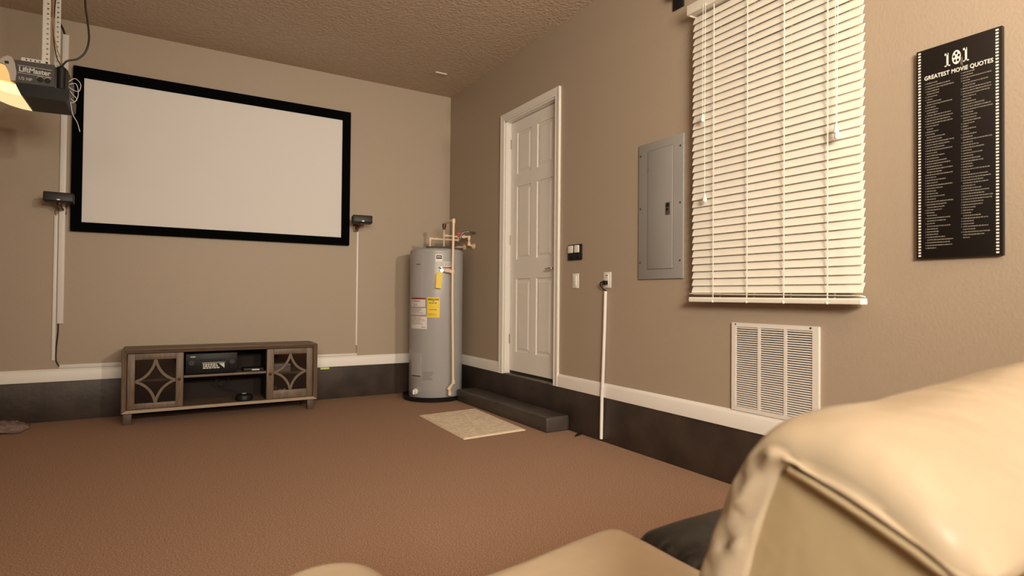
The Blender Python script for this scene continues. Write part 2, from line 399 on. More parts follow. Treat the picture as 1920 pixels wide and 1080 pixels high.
def bev_rail(p0, p1, q0, q1):   # chamfer strip from the outer edge down into the opening
    def f(bm):
        for a, b_ in (((p0, p1), (q0, q1)),):
            A = [Vector(a[0]), Vector(a[1]), Vector(b_[1]), Vector(b_[0])]
            off = Vector((OX, OY, 0))
            F = [bm.verts.new(p+off) for p in A]; B = [bm.verts.new(Vector((p.x, CY0+.0055, p.z))+off) for p in A]
            bm.faces.new(F); bm.faces.new(B[::-1])
            for k in range(4): bm.faces.new((F[k], F[(k+1) % 4], B[(k+1) % 4], B[k]))
    return f
g = .004; i = .029; yo, yi = CY0-.018, CY0+.026; ym = CY0+.002
o4 = [(CX0+g, CZ0+g), (CX1-g, CZ0+g), (CX1-g, CZ1-g), (CX0+g, CZ1-g)]; i4 = [(CX0+i, CZ0+.021), (CX1-i, CZ0+.021), (CX1-i, CZ1-i), (CX0+i, CZ1-i)]
for k, mm in enumerate((m_bevel, m_woodlt, m_wood, m_woodlt)):
    a, b_ = o4[k], o4[(k+1) % 4]; c, d = i4[k], i4[(k+1) % 4]
    part('bevelled_moulding', mm, t, bev_rail((a[0], yo, a[1]), (b_[0], yo, b_[1]), (c[0], ym, c[1]), (d[0], ym, d[1])), smooth=False)
for x in (-2.592, -1.390):
    for y in (CY0+.012, CY1-.06):
        def leg(bm):
            vs = box(bm, x+OX, x+.052+OX, y+OY, y+.05+OY, 0, CZ0, bev=.002)
            for v in vs:
                if v.co.z < .02: v.co.x += (x+.026+OX-v.co.x)*.12; v.co.y += (y+.025+OY-v.co.y)*.12
        part('leg', m_leg, t, leg)
def cab_door(x0, x1, z0, z1, ox0, ox1, oz0, oz1, kx, kz):
    d = part('door', m_woodlt, t, lambda bm: [box(bm, a+OX, b_+OX, yi-.002+OY, yi+.016+OY, c, e_, bev=.0015) for a, b_, c, e_ in
        ((x0, ox0, z0, z1), (ox1, x1, z0, z1), (ox0, ox1, z0, oz0), (ox0, ox1, oz1, z1))])
    bxo('glass', m_smoke, d, ox0-.003+OX, ox1+.003+OX, yi+.010+OY, yi+.013+OY, oz0-.003, oz1+.003)
    cx, cz = (ox0+ox1)/2+OX, (oz0+oz1)/2; hw, hh = (ox1-ox0)/2, (oz1-oz0)/2
    def star(bm):
        hwid = .0085; y0, y1 = yi+.001+OY, yi+.009+OY
        for sx in (1, -1):
            for sz in (1, -1):
                p0 = Vector((0, hh)); p2 = Vector((hw, 0)); pc = Vector((hw*.20, hh*.20))
                pts = [(1-u)**2*p0 + 2*u*(1-u)*pc + u*u*p2 for u in [k/14 for k in range(15)]]
                L = []; R_ = []
                for k, p in enumerate(pts):
                    tg = (pts[min(k+1, 14)]-pts[max(k-1, 0)]).normalized(); n_ = Vector((-tg.y, tg.x))
                    L.append(p+n_*hwid); R_.append(p-n_*hwid)
                def V(p, y): return bm.verts.new((cx+sx*max(0, min(hw, p.x)), y, cz+sz*max(0, min(hh, p.y))))
                a = [(V(l, y0), V(r, y0), V(l, y1), V(r, y1)) for l, r in zip(L, R_)]
                for A, B in zip(a, a[1:]):
                    for q in ((0, 1), (1, 3), (3, 2), (2, 0)):
                        vs = (A[q[0]], A[q[1]], B[q[1]], B[q[0]])
                        try: bm.faces.new(vs)
                        except Exception: pass
    part('lattice', m_woodlt, d, star)
    def kn(bm):
        cyl(bm, (kx+OX, yi-.002+OY, kz), (kx+OX, yi-.014+OY, kz), .004, 10)
        bmesh.ops.create_uvsphere(bm, u_segments=14, v_segments=10, radius=.0095, matrix=Matrix.Translation((kx+OX, yi-.020+OY, kz)))
    part('knob', m_brass, d, kn)
cab_door(-2.571, -2.238, .103, .484, -2.527, -2.283, .140, .441, -2.262, .296)
cab_door(-1.686, -1.350, .103, .484, -1.636, -1.396, .164, .441, -1.662, .296)

# things in the cabinet
t = thing('audio_receiver', 'black audio video receiver on the open shelf of the media cabinet', 'receiver', (-2.058, -.28, .3162))
bxo('case', m_blackpl, t, -.165, .165, -.095, .12, .010, .150, bev=.003)
bxo('front_panel', m_gloss, t, -.167, .167, -.106, -.094, .008, .152, bev=.003)
bxo('display', m_gloss, t, -.09, .09, -.1075, -.105, .085, .112)
for x in (-.13, .13): part('volume_knob' if x > 0 else 'input_knob', m_dark, t, lambda bm: cyl(bm, (x, -.105, .088), (x, -.122, .088), .019, 24))
for x in (-.13, .13):
    for y in (-.07, .09): part('foot', m_blackpl, t, lambda bm: cyl(bm, (x, y, 0), (x, y, .012), .014, 14))
def stick(bm):
    random.seed(3)
    quad(bm, (-.062, -.1078, .082), (.085, -.1078, .082), (.085, -.1078, .0855), (-.062, -.1078, .0855))
    for r_ in range(3):
        x = -.057
        while x < .035:
            wd = random.uniform(.006, .02); z = .068-r_*.013
            quad(bm, (x, -.1078, z), (x+wd, -.1078, z), (x+wd, -.1078, z+.009), (x, -.1078, z+.009)); x += wd+.004
    bm.faces.new([bm.verts.new(p) for p in ((.045, -.1078, .077), (.082, -.1078, .077), (.082, -.1078, .042))])
part('front_sticker', m_gold2, t, stick)
part('brand_badge', m_gold2, t, lambda bm: [quad(bm, (x, -.1078, .126), (x+.006, -.1078, .126), (x+.006, -.1078, .134), (x, -.1078, .134)) for x in (-.137, -.129, -.121, -.113)])
t = thing('media_box', 'small black box with a painted pale highlight beside the receiver on the cabinet shelf', 'box', (-1.775, -.30, .3162))
bxo('case', m_blackpl, t, -.07, .07, -.06, .06, 0, .026, bev=.004)
bxo('painted_highlight', m_gold2, t, -.012, .040, -.062, -.0595, .009, .018)  # pale slab painting a highlight on the box front
t = thing('wireless_hub', 'round black puck shaped hub on the cabinet floor', 'network hub', (-1.835, -.33, .1022))
part('body', m_blackpl, t, lambda bm: lathe(bm, [(0, 0), (.055, 0), (.06, .006), (.06, .030), (.052, .042), (.035, .047), (0, .048)], 40))
part('top_painted_highlight', m_lab, t, lambda bm: lathe(bm, [(0, .0482), (.016, .0482), (.018, .050), (.012, .0515), (0, .0515)], 20))  # pale disc painting the white highlight on the hub; it does not glow
cable('coiled_cable', 'black cable loops hanging under the cabinet shelf', [(-1.99, -.2, .30), (-2.02, -.22, .25), (-1.99, -.24, .215), (-1.94, -.22, .22), (-1.93, -.2, .255), (-1.97, -.19, .27), (-2.01, -.2, .24), (-1.98, -.22, .2), (-1.9, -.22, .17), (-1.86, -.24, .14)], .0035)
t = thing('disc_case', 'flat pale case lying on the upper shelf behind the right cabinet door', 'case', (-1.57, -.30, .3012))
bxo('box', m_bevel, t, -.06, .06, -.06, .06, 0, .05, bev=.003); bxo('lid', m_lab, t, -.061, .061, -.061, .061, .05, .058, bev=.002)
t = thing('trinket', 'small amber trinket standing behind the right cabinet door glass', 'figurine', (-1.612, -.325, .1022))
part('body', m_gold, t, lambda bm: lathe(bm, [(0, 0), (.016, 0), (.018, .006), (.009, .02), (.015, .035), (.016, .05), (.009, .062), (0, .066)], 20))
part('head', m_gold, t, lambda bm: bmesh.ops.create_icosphere(bm, subdivisions=2, radius=.011, matrix=Matrix.Translation((0, 0, .075))))
part('pale_tail', m_lab, t, lambda bm: tube(bm, [(.012, 0, .045), (.03, 0, .058), (.05, 0, .052), (.07, .01, .06)], .005, 8, 5))
bm = bmesh.new(); box(bm, -1.202, -1.128, -.0085, -.0062, .258, .274, mtx=None); tag(obj('tape_strip', bm, m_tape), 'yellow green tape strip on the curb right of the media cabinet', 'tape')

# ------------------------------------------------------------------ water heater
HC = (-.284, -.352); HA = -.4133; TR = .2365
pan = thing('drain_pan', 'shallow black drain pan under the grey water heater', 'drain pan', (HC[0]-.026, HC[1]-.008, 0))
part('tray', m_blackpl, pan, lambda bm: lathe(bm, [(0, 0), (.252, 0), (.258, .004), (.262, .036), (.265, .040), (.262, .042), (.258, .038), (.250, .024), (0, .024)], 64))
t = thing('water_heater', 'tall grey electric water heater in the corner with yellow labels', 'water heater', (HC[0], HC[1], .0245), HA); t.scale = (.986, .986, .986)
zz = .0125
part('tank', m_tank, t, lambda bm: lathe(bm, [(0, 0), (TR-.004, 0), (TR, .006), (TR, 1.275), (TR-.003, 1.288), (TR-.012, 1.297), (TR-.04, 1.304), (.1, 1.312), (0, 1.314)], 96))
part('top_rim', m_tank2, t, lambda bm: lathe(bm, [(TR+.0003, 1.262), (TR+.0022, 1.264), (TR+.0022, 1.276), (TR+.0003, 1.278)], 96))
def cyl_patch(bm, t0, t1, z0, z1, r, n=10, th=None):
    A = []
    for k in range(n+1):
        th_ = t0+(t1-t0)*k/n
        A.append((bm.verts.new((r*math.sin(th_), -r*math.cos(th_), z0-zz)), bm.verts.new((r*math.sin(th_), -r*math.cos(th_), z1-zz))))
    for a, b_ in zip(A, A[1:]): bm.faces.new((a[0], b_[0], b_[1], a[1]))
    if th:
        B = []
        for k in range(n+1):
            th_ = t0+(t1-t0)*k/n; rr = r-th
            B.append((bm.verts.new((rr*math.sin(th_), -rr*math.cos(th_), z0-zz)), bm.verts.new((rr*math.sin(th_), -rr*math.cos(th_), z1-zz))))
        for k in range(n):
            bm.faces.new((A[k][0], B[k][0], B[k+1][0], A[k+1][0])); bm.faces.new((A[k][1], A[k+1][1], B[k+1][1], B[k][1]))
        for k in (0, n): bm.faces.new((A[k][0], A[k][1], B[k][1], B[k][0]))
def cp(name, m, t0, t1, z0, z1, lift, th=None, parent=None): return part(name, m, parent or t, lambda bm: cyl_patch(bm, t0, t1, z0, z1, TR+lift, 12, th))
cp('wiring_channel', m_tank2, -1.10, -.50, 1.095, 1.285, .004, .006)
cp('element_cover', m_tank2, -1.06, -.54, .885, 1.095, .008, .010)
cp('element_cover', m_tank2, -1.03, -.545, .205, .402, .008, .010)
cp('cover_seam', m_ink, -.98, -.56, .203, .209, .0085)
cp('cover_notch', m_inkg, -.83, -.62, 1.168, 1.177, .0045)
lb = cp('brand_label', m_lab, -.05, .205, 1.195, 1.258, .0008)
cp('black_block', m_ink, -.02, .185, 1.220, 1.250, .0013, parent=lb)
def letters(bm, t0, t1, z0, z1, rows, seed, lift, dash=(.012, .05)):
    random.seed(seed); h = (z1-z0)/rows
    for r_ in range(rows):
        th = t0; end = t1-random.uniform(0, .35)*(t1-t0)
        while th < end:
            d = random.uniform(*dash)
            cyl_patch(bm, th, min(th+d, t1), z0+h*(r_+.3), z0+h*(r_+.75), TR+lift, 2); th += d+.014
part('block_lettering', m_lab, lb, lambda bm: letters(bm, .0, .17, 1.224, 1.247, 1, 5, .0017, (.018, .03)))
lb = cp('warning_label', m_lab, .262, .64, 1.128, 1.198, .0008)
cp('red_stripe', m_red, .262, .64, 1.139, 1.150, .0013, parent=lb)
part('fine_print', m_inkg, lb, lambda bm: letters(bm, .28, .6, 1.156, 1.194, 4, 2, .0013))['kind'] = 'stuff'
lb = cp('energy_label', m_yel, -.33, .128, .713, .888, .0008)
o = text_mesh('label_heading', 'ENERGYGUIDE', .020, m_ink, lb, Matrix.Translation((-.101*TR, 0, .868-zz)) @ Matrix(((1, 0, 0, 0), (0, 0, -1, 0), (0, 1, 0, 0), (0, 0, 0, 1))), sx=.72, bold=.0006)
for v in o.data.vertices:   # wrap around the tank
    th = v.co.x/TR; dz = -v.co.y
    v.co.x = (TR+.0016+dz)*math.sin(th); v.co.y = -(TR+.0016+dz)*math.cos(th)
part('fine_print', m_inkg, lb, lambda bm: [letters(bm, -.25, .02, .826, .848, 1, 8, .0013), letters(bm, -.24, .06, .772, .788, 1, 9, .0013), letters(bm, -.30, .11, .728, .750, 2, 10, .0013, (.01, .03)), cyl_patch(bm, -.12, -.08, .848, .860, TR+.0013, 3)])['kind'] = 'stuff'
lb = cp('instruction_label', m_lab, -1.16, -.385, .738, .880, .0008)
cp('red_band', m_red, -1.16, -.385, .868, .880, .0013, parent=lb)
cp('black_border', m_ink, -1.16, -.385, .795, .800, .0013, parent=lb); cp('black_border', m_ink, -.40, -.385, .797, .868, .0013, parent=lb)
part('fine_print', m_inkg, lb, lambda bm: [letters(bm, -1.08, -.6, .842, .862, 1, 4, .0013), letters(bm, -.98, -.7, .805, .832, 2, 6, .0013), letters(bm, -1.1, -.42, .745, .79, 4, 7, .0013)])['kind'] = 'stuff'
lb = cp('data_label', m_lab, -1.13, -.335, .613, .732, .0008)
cp('black_border', m_red, -1.13, -.335, .722, .728, .0013, parent=lb)
part('fine_print', m_inkg, lb, lambda bm: [letters(bm, -1.08, -.40, .648, .716, 7, 11, .0013, (.01, .03)), letters(bm, -.55, -.38, .620, .634, 1, 12, .0013, (.03, .05))])['kind'] = 'stuff'
part('stamped_print', m_inkg, t, lambda bm: letters(bm, -.47, -.06, .17, .245, 6, 13, .0008, (.01, .03)))['kind'] = 'stuff'
# pipes (each visible run a part)
PR = .0085
def pipe(name, pts, r=PR, m=m_pvc, fit=()):
    def f(bm):
        tube(bm, [(x, y, z-zz) for x, y, z in pts], r, 12)
        for (x, y, z), ax in fit:
            d = Vector(ax).normalized()*.016; p = Vector((x, y, z-zz)); cyl(bm, p-d, p+d, r*1.45, 16)
    return part(name, m, t, f)
pipe('discharge_pipe', [(.066, -.06, 1.551), (.142, -.215, 1.562), (.142, -.215, 1.546), (.137, -.2525, 1.10), (.137, -.2525, 0.90), (.152, -.2525, .155), (.120, -.2525, .106), (.124, -.2525, .05)], .0112,
     fit=[((.142, -.215, 1.55), (0, 0, 1)), ((.137, -.2525, 1.108), (0, 0, 1)), ((.152, -.2525, .160), (0, 0, 1)), ((.120, -.2525, .106), (-.03, 0, -.05)), ((.123, -.2525, .062), (0, 0, 1))])
pipe('relief_branch', [(.137, -.2525, 1.110), (.085, -.2525, 1.118), (.05, -.24, 1.118)], .0105, fit=[((.085, -.2525, 1.116), (1, 0, -.1)), ((.122, -.2525, 1.111), (1, 0, 0))])
pipe('hot_outlet_pipe', [(.063, -.05, 1.31), (.063, -.05, 1.495)], fit=[((.063, -.05, 1.443), (0, 0, 1)), ((.063, -.05, 1.335), (0, 0, 1))])
pipe('hot_branch', [(.063, -.05, 1.442), (.200, -.05, 1.432)], fit=[((.08, -.05, 1.441), (1, 0, 0)), ((.195, -.05, 1.432), (1, 0, 0))])
pipe('cold_inlet_pipe', [(-.061, -.05, 1.31), (-.061, -.05, 1.410), (.193, -.05, 1.402)], fit=[((-.061, -.05, 1.405), (0, 0, 1)), ((-.046, -.05, 1.41), (1, 0, 0)), ((-.005, -.05, 1.409), (1, 0, 0)), ((.19, -.05, 1.402), (1, 0, 0))])
pipe('vacuum_valve', [(.063, -.05, 1.493), (.063, -.05, 1.543), (.070, -.06, 1.553)], .012, m_brass, fit=[((.063, -.05, 1.53), (0, 0, 1))])
def rot_loc(px, py):   # world xy to heater local
    d = Vector((px-HC[0], py-HC[1])); ca, sa = math.cos(-HA), math.sin(-HA); return (d.x*ca-d.y*sa, d.x*sa+d.y*ca)
wx, wy = rot_loc(-.006, -.523); wx2, wy2 = rot_loc(-.006, -.34)
pipe('supply_elbow_pipe', [(.19, -.05, 1.402), (.215, -.02, 1.436), (.288, -.03, 1.438), (.288, -.03, 1.366), (wx, wy, 1.350)], .0105, fit=[((.288, -.03, 1.43), (0, 0, 1)), ((.288, -.03, 1.372), (0, 0, 1)), ((.24, -.024, 1.437), (1, 0, 0))])
wn = Vector((math.cos(-HA), math.sin(-HA), 0))   # wall direction in local frame (towards +x world)
def esc(x, y, z):
    def f(bm):
        p = Vector((x, y, z-zz)); cyl(bm, p-wn*.004, p+wn*.010, .026, 24); cyl(bm, p-wn*.012, p-wn*.002, .016, 20)
    return f
part('wall_flange', m_pvc, t, esc(wx, wy, 1.350)); part('wall_flange', m_pvc, t, esc(wx2, wy2, 1.353))
pipe('cold_wall_pipe', [(.15, -.03, 1.345), (wx2, wy2, 1.353)], .0105)
part('shutoff_handle', m_redh, t, lambda bm: [box(bm, .172, .222, -.068, -.048, 1.452-zz, 1.470-zz, bev=.004), box(bm, .182, .200, -.066, -.05, 1.430-zz, 1.456-zz, bev=.003)])
def fx(bm):
    hx, hy = rot_loc(-.004, -.56)
    tube(bm, [(hx, hy, 1.468-zz), (.285, -.11, 1.472-zz), (.243, -.11, 1.468-zz), (.216, -.11, 1.448-zz), (.206, -.11, 1.41-zz), (.192, -.12, 1.368-zz), (.145, -.13, 1.338-zz), (.02, -.13, 1.3285-zz), (-.095, -.12, 1.3285-zz)], .0085, 10, 8)
part('flexible_conduit', m_flex, t, fx)
part('relief_valve', m_chrome, t, lambda bm: [cyl(bm, (.045, -.225, 1.118-zz), (.045, -.262, 1.118-zz), .015, 18), cyl(bm, (.045, -.25, 1.12-zz), (.045, -.25, 1.146-zz), .010, 14), box(bm, .02, .05, -.262, -.256, 1.142-zz, 1.150-zz, bev=.002)])
def tg(bm):
    pts = [(-.018, .968), (.030, .962), (.038, 1.085), (.030, 1.104), (.014, 1.112), (-.004, 1.102), (-.012, 1.085)]
    prism(bm, pts, lambda a, z: (a+.012, -TR-.034-.05*(1.12-z), z-zz), lambda a, z: (a+.012, -TR-.031-.05*(1.12-z), z-zz))
part('yellow_tag', m_yel, t, tg)
def dv(bm):
    cyl(bm, (-.165, -.165, .070-zz), (-.185, -.205, .070-zz), .013, 16); cyl(bm, (-.185, -.205, .088-zz), (-.185, -.205, .050-zz), .010, 14); cyl(bm, (-.168, -.172, .07-zz), (-.172, -.18, .07-zz), .024, 18)
part('drain_valve', m_white, t, dv)

# ------------------------------------------------------------------ step, mat, odds and ends on the floor
def stp(bm):
    vs = box(bm, -.192, -.006, -1.962, -.60, 0, .102, bev=.012, seg=3)
    bmesh.ops.subdivide_edges(bm, edges=[e for e in bm.edges if e.calc_length() > .3], cuts=24, use_grid_fill=True)
    for v in bm.verts:
        if v.co.x < -.02 and v.co.z > .02:
            n_ = noise.noise(v.co*5); v.co.x += n_*.004; v.co.z += noise.noise(v.co*7+Vector((3, 1, 2)))*.003
bm = bmesh.new(); stp(bm); tag(obj('entry_step', bm, m_step), 'low dark painted concrete step below the white door', 'step')
t = thing('door_mat', 'beige rectangular mat on the carpet in front of the dark step', 'mat', (-.49, -1.43, 0))
mc = [(-.72, -1.052), (-.229, -1.013), (-.27, -1.824), (-.746, -1.853)]
def mt(ins, z0, z1):
    def f(bm):
        cx, cy = -.491, -1.435; P_ = [(cx+(a-cx)*(1-ins/.24), cy+(b_-cy)*(1-ins/.41)) for a, b_ in mc]
        prism(bm, P_, lambda a, b_: (a+.49, b_+1.43, z0), lambda a, b_: (a+.49, b_+1.43, z1))
    return f
part('binding', m_matedge, t, mt(0, .0005, .006)); part('woven_pile', m_mat, t, mt(.010, .001, .009))
def crumple(bm):
    bmesh.ops.create_grid(bm, x_segments=46, y_segments=46, size=.16)
    for v in bm.verts:
        p = v.co.copy(); r_ = p.length/.16
        h = .085*max(0, 1-r_*.85)**.8 + .035*abs(noise.noise(p*22)) + .02*abs(noise.noise(p*48+Vector((5, 2, 0))))
        v.co.x *= .78+.25*noise.noise(p*9+Vector((1, 7, 3))); v.co.y *= .8+.25*noise.noise(p*8)
        v.co.z = .004+h*(1 if r_ < .95 else .4)
bm = bmesh.new(); crumple(bm); o = obj('crumpled_cloth', bm, m_cloth, angle=80); o.location = (-3.265, -.19, 0); o.scale = (1.25, 1.1, .62); tag(o, 'crumpled greyish pink cloth on the carpet by the back wall curb', 'cloth')
bm = bmesh.new(); prism(bm, [(-.09, -2.13), (-.02, -2.07), (-.008, -2.06), (-.008, -2.10), (-.05, -2.12)], lambda a, b_: (a, b_, .0005), lambda a, b_: (a, b_, .006)); tag(obj('carpet_scrap', bm, m_ink), 'small dark scrap on the carpet between the step and the white conduit', 'scrap')

# ------------------------------------------------------------------ garage door opener on its straps
t = thing('garage_door_opener', 'dark grey garage door opener with a lit amber lens hung from the ceiling', 'garage door opener', (-2.93, -1.35, 1.89))
X0, Y0, Z0 = 2.93, 1.35, -1.89
def L(x, y, z): return (x+X0, y+Y0, z+Z0)
def pbox(bm, x0, x1, y0, y1, z0, z1, **k): return box(bm, x0+X0, x1+X0, y0+Y0, y1+Y0, z0+Z0, z1+Z0, **k)
part('housing', m_dark, t, lambda bm: pbox(bm, -3.035, -2.815, -1.345, -1.07, 1.905, 2.068, bev=.012, seg=3))
def lower(bm):
    prof = [(-3.04, 1.945), (-2.806, 1.958), (-2.808, 1.905), (-2.822, 1.893), (-2.99, 1.889), (-3.015, 1.898)]
    prism(bm, prof, lambda a, z: L(a, -1.352, z), lambda a, z: L(a, -1.065, z))
part('lower_shell', m_blackpl, t, lower)
def facep(bm):
    prism(bm, [(-3.022, 1.952), (-2.868, 1.958), (-2.868, 2.072), (-3.03, 2.066)], lambda a, z: L(a, -1.353, z), lambda a, z: L(a, -1.343, z))
part('face_panel', mat('opener_grey_panel', (.060, .055, .051), .55, spec=.3), t, facep)
part('end_column', m_blackpl, t, lambda bm: [cyl(bm, L(-2.842, -1.335, 1.958), L(-2.842, -1.335, 2.066), .021, 24), cyl(bm, L(-2.842, -1.335, 2.066), L(-2.842, -1.335, 2.076), .021, 24, .010)])
def cap(bm):
    prof = [(-3.022, 1.958), (-3.018, 2.0), (-3.026, 2.05), (-3.037, 2.074), (-3.055, 2.078), (-3.076, 2.062), (-3.086, 2.04), (-3.060, 2.03), (-3.045, 1.99), (-3.040, 1.955)]
    prism(bm, prof, lambda a, z: L(a, -1.362, z), lambda a, z: L(a, -1.06, z))
part('lens_cap', m_lensw, t, cap)
def lens(bm):
    prof = [(-3.022, 1.948), (-3.040, 1.952), (-3.047, 1.99), (-3.062, 2.028), (-3.088, 2.036), (-3.13, 2.03), (-3.165, 2.0), (-3.175, 1.958)]
    prism(bm, prof, lambda a, z: L(a, -1.358, z), lambda a, z: L(a, -1.065, z))
part('lamp_lens', m_gum, t, lens)
def lens2(bm):
    prof = [(-3.173, 1.951), (-3.022, 1.943), (-3.010, 1.915), (-2.998, 1.888), (-3.04, 1.892), (-3.09, 1.903), (-3.15, 1.925)]
    prism(bm, prof, lambda a, z: L(a, -1.356, z), lambda a, z: L(a, -1.067, z))
part('lower_lens', m_glow, t, lens2)
part('latch_hole', m_ink, t, lambda bm: pbox(bm, -3.064, -3.048, -1.3635, -1.359, 2.036, 2.050, bev=.001))
part('control_knob', m_blackpl, t, lambda bm: [cyl(bm, L(x, -1.352, 1.985), L(x, -1.362, 1.985), .012, 18) for x in (-2.925, -2.896)])
part('knob_mark', m_gold2, t, lambda bm: [tube(bm, [L(x+.013*math.cos(a), -1.3545, 1.988+.013*math.sin(a)) for a in [k*PI/8 for k in range(1, 9)]], .0012, 5) for x in (-2.925, -2.896)])
text_mesh('lettering', 'LiftMaster', .036, mat('opener_white_print', (.55, .53, .50), .5), t, mtx_back(*L(-2.948, -1.3545, 2.022)), sx=.86, bold=.0009)
text_mesh('lettering', '1/2 HP', .021, mat('opener_dim_print', (.35, .34, .32), .5), t, mtx_back(*L(-2.985, -1.3545, 1.976)), sx=.95, bold=.0007)
part('underline', m_gold2, t, lambda bm: [pbox(bm, -3.015, -2.880, -1.3545, -1.3525, 2.003, 2.0045), pbox(bm, -3.015, -2.880, -1.3545, -1.3525, 2.0405, 2.042)])
def strap(x0, x1, y, zb, zt, hx):
    def f(bm):
        w_ = x1-x0; n_ = int((zt-zb)/.0255)
        pbox(bm, x0, x0+.0045, y-.001, y+.026, zb, zt)           # returned flange of the angle
        # web drilled with square-ish slots: two edge strips and bridges
        hw = .0042; hc = x0+w_*hx
        pbox(bm, x0, hc-hw, y-.0012, y+.0012, zb, zt); pbox(bm, hc+hw, x1, y-.0012, y+.0012, zb, zt)
        z = zb
        for k in range(n_):
            z0 = zb+(k+.5)*(zt-zb)/n_
            pbox(bm, hc-hw, hc+hw, y-.0012, y+.0012, z, z0-hw); z = z0+hw
        pbox(bm, hc-hw, hc+hw, y-.0012, y+.0012, z, zt)
    return f
part('hanger_strap', m_galv, t, strap(-2.924, -2.892, -1.33, 2.064, 2.822, .66), smooth=False)
part('hanger_strap', m_galv, t, strap(-2.885, -2.861, -1.24, 2.064, 2.822, .5), smooth=False)
def foot_br(bm):
    pbox(bm, -3.005, -2.89, -1.334, -1.331, 2.066, 2.090); pbox(bm, -3.0, -2.85, -1.334, -1.23, 2.064, 2.068)
part('base_bracket', m_galv, t, foot_br)
part('bracket_hole', m_ink, t, lambda bm: [cyl(bm, L(x, -1.3341, 2.081), L(x, -1.3352, 2.081), .0038, 10) for x in (-2.985, -2.968, -2.950, -2.932)])
part('strap_bolt', m_dark, t, lambda bm: [cyl(bm, L(x, y, 2.082), L(x, y-.008, 2.082), .0055, 6) for x, y in ((-2.903, -1.331), (-2.873, -1.241))])
part('terminal_wires', m_lab, t, lambda bm: [tube(bm, [L(*p) for p in pts], .0016, 6, 6) for pts in (
    [(-2.818, -1.30, 2.01), (-2.79, -1.30, 2.035), (-2.765, -1.30, 2.01), (-2.772, -1.30, 1.97), (-2.80, -1.30, 1.975), (-2.818, -1.30, 1.99)],
    [(-2.818, -1.29, 2.0), (-2.785, -1.29, 2.01), (-2.775, -1.29, 1.955), (-2.79, -1.29, 1.915), (-2.812, -1.29, 1.935)],
    [(-2.815, -1.29, 1.93), (-2.806, -1.29, 1.899), (-2.796, -1.29, 1.844), (-2.777, -1.29, 1.805), (-2.765, -1.29, 1.758)],
    [(-2.818, -1.28, 1.98), (-2.80, -1.28, 1.955), (-2.782, -1.28, 1.93), (-2.80, -1.28, 1.91), (-2.82, -1.28, 1.92)])])
cable('power_cable', 'black power cable hanging in a curve from the ceiling to the garage door opener', [(-2.755, -1.35, 2.825), (-2.748, -1.35, 2.62), (-2.747, -1.35, 2.43), (-2.735, -1.35, 2.33), (-2.728, -1.35, 2.24), (-2.742, -1.35, 2.17), (-2.775, -1.35, 2.125), (-2.818, -1.35, 2.105), (-2.842, -1.338, 2.074)], .0048, smooth=10)
cable('bell_wire', 'thin brown control wire running down beside the opener strap', [(-2.882, -1.30, 2.825), (-2.888, -1.30, 2.5), (-2.882, -1.31, 2.28), (-2.868, -1.32, 2.18), (-2.845, -1.33, 2.11), (-2.838, -1.33, 2.074)], .0026, m_wire)
cable('bell_wire', 'thin black control wire running down between the opener straps', [(-2.885, -1.27, 2.825), (-2.879, -1.27, 2.5), (-2.888, -1.28, 2.3), (-2.872, -1.30, 2.15), (-2.85, -1.31, 2.09), (-2.846, -1.32, 2.074)], .0024, m_cable)

# ------------------------------------------------------------------ ceiling clip and wall bracket
t = thing('ceiling_plate', 'small white plate on the ceiling near the room corner', 'ceiling plate', (-.34, -.53, H))
bxo('plate', m_trim, t, -.052, .052, -.010, .010, -.007, 0, bev=.002); part('screw', m_chrome, t, lambda bm: [cyl(bm, (x, 0, -.007), (x, 0, -.008), .003, 10) for x in (-.04, .04)])
t = thing('metal_bracket', 'small chrome bracket on the wall above the grey panel', 'bracket', (0, -2.905, 2.487))
bxo('back_plate', m_blackpl, t, -.010, 0, -.045, .030, -.02, .17, bev=.002)
def mbk(bm):
    box(bm, -.055, -.008, -.040, .015, .035, .042, bev=.001); box(bm, -.055, -.008, -.040, -.036, .035, .13, bev=.001); box(bm, -.055, -.048, -.040, .015, .035, .07, bev=.001)
    cyl(bm, (-.010, -.012, .085), (-.06, -.012, .085), .014, 16)
part('chrome_cup', m_chrome, t, mbk)

# ------------------------------------------------------------------ window blind
BY0, BY1 = -3.908, -3.066
t = thing('window_blind', 'ivory faux wood slatted blind lowered over the window', 'window blind', (0, -3.487, .88))
def bb(name, m, x0, x1, y0, y1, z0, z1, bev=0, parent=None): return bxo(name, m, parent or t, x0, x1, y0+3.487, y1+3.487, z0-.88, z1-.88, bev=bev)
bb('headrail', m_blind, -.075, -.02, -3.915, -3.06, 2.352, 2.398, .002)
bb('valance', m_blind, -.094, -.084, -3.928, -3.05, 2.347, 2.398, .003)
bb('valance_return', m_blind, -.085, -.004, -3.058, -3.050, 2.347, 2.398, .002); bb('valance_return', m_blind, -.085, -.004, -3.928, -3.920, 2.347, 2.398, .002)
NS = 39; P0 = .928; PP = (2.338-P0)/NS
bm = bmesh.new(); hl = (BY1-BY0)/2
prof = []
n_ = 5; wd = .0435
for k in range(n_+1):
    u = -wd/2+wd*k/n_; prof.append((u, .0018+.0016*(1-(2*u/wd)**2)))
for k in range(n_, -1, -1):
    u = -wd/2+wd*k/n_; prof.append((u, -.0010+.0016*(1-(2*u/wd)**2)))
prism(bm, prof, lambda a, b_: (a, -hl, b_), lambda a, b_: (a, hl, b_))
slat0 = obj('slat', bm, m_blind, t, angle=50)
ang = -math.radians(65)
for k in range(NS):
    s = slat0 if k == 0 else slat0.copy()
    if k: C.objects.link(s); s.parent = t
    z = P0+PP*(k+.5)
    s.location = (-.055+random.uniform(-.0008, .0008), -3.487+3.487+random.uniform(-.002, .002), z-.88)
    s.rotation_euler = (math.radians(random.uniform(-.12, .12)), ang+math.radians(random.uniform(-1.5, 1.5)), 0)
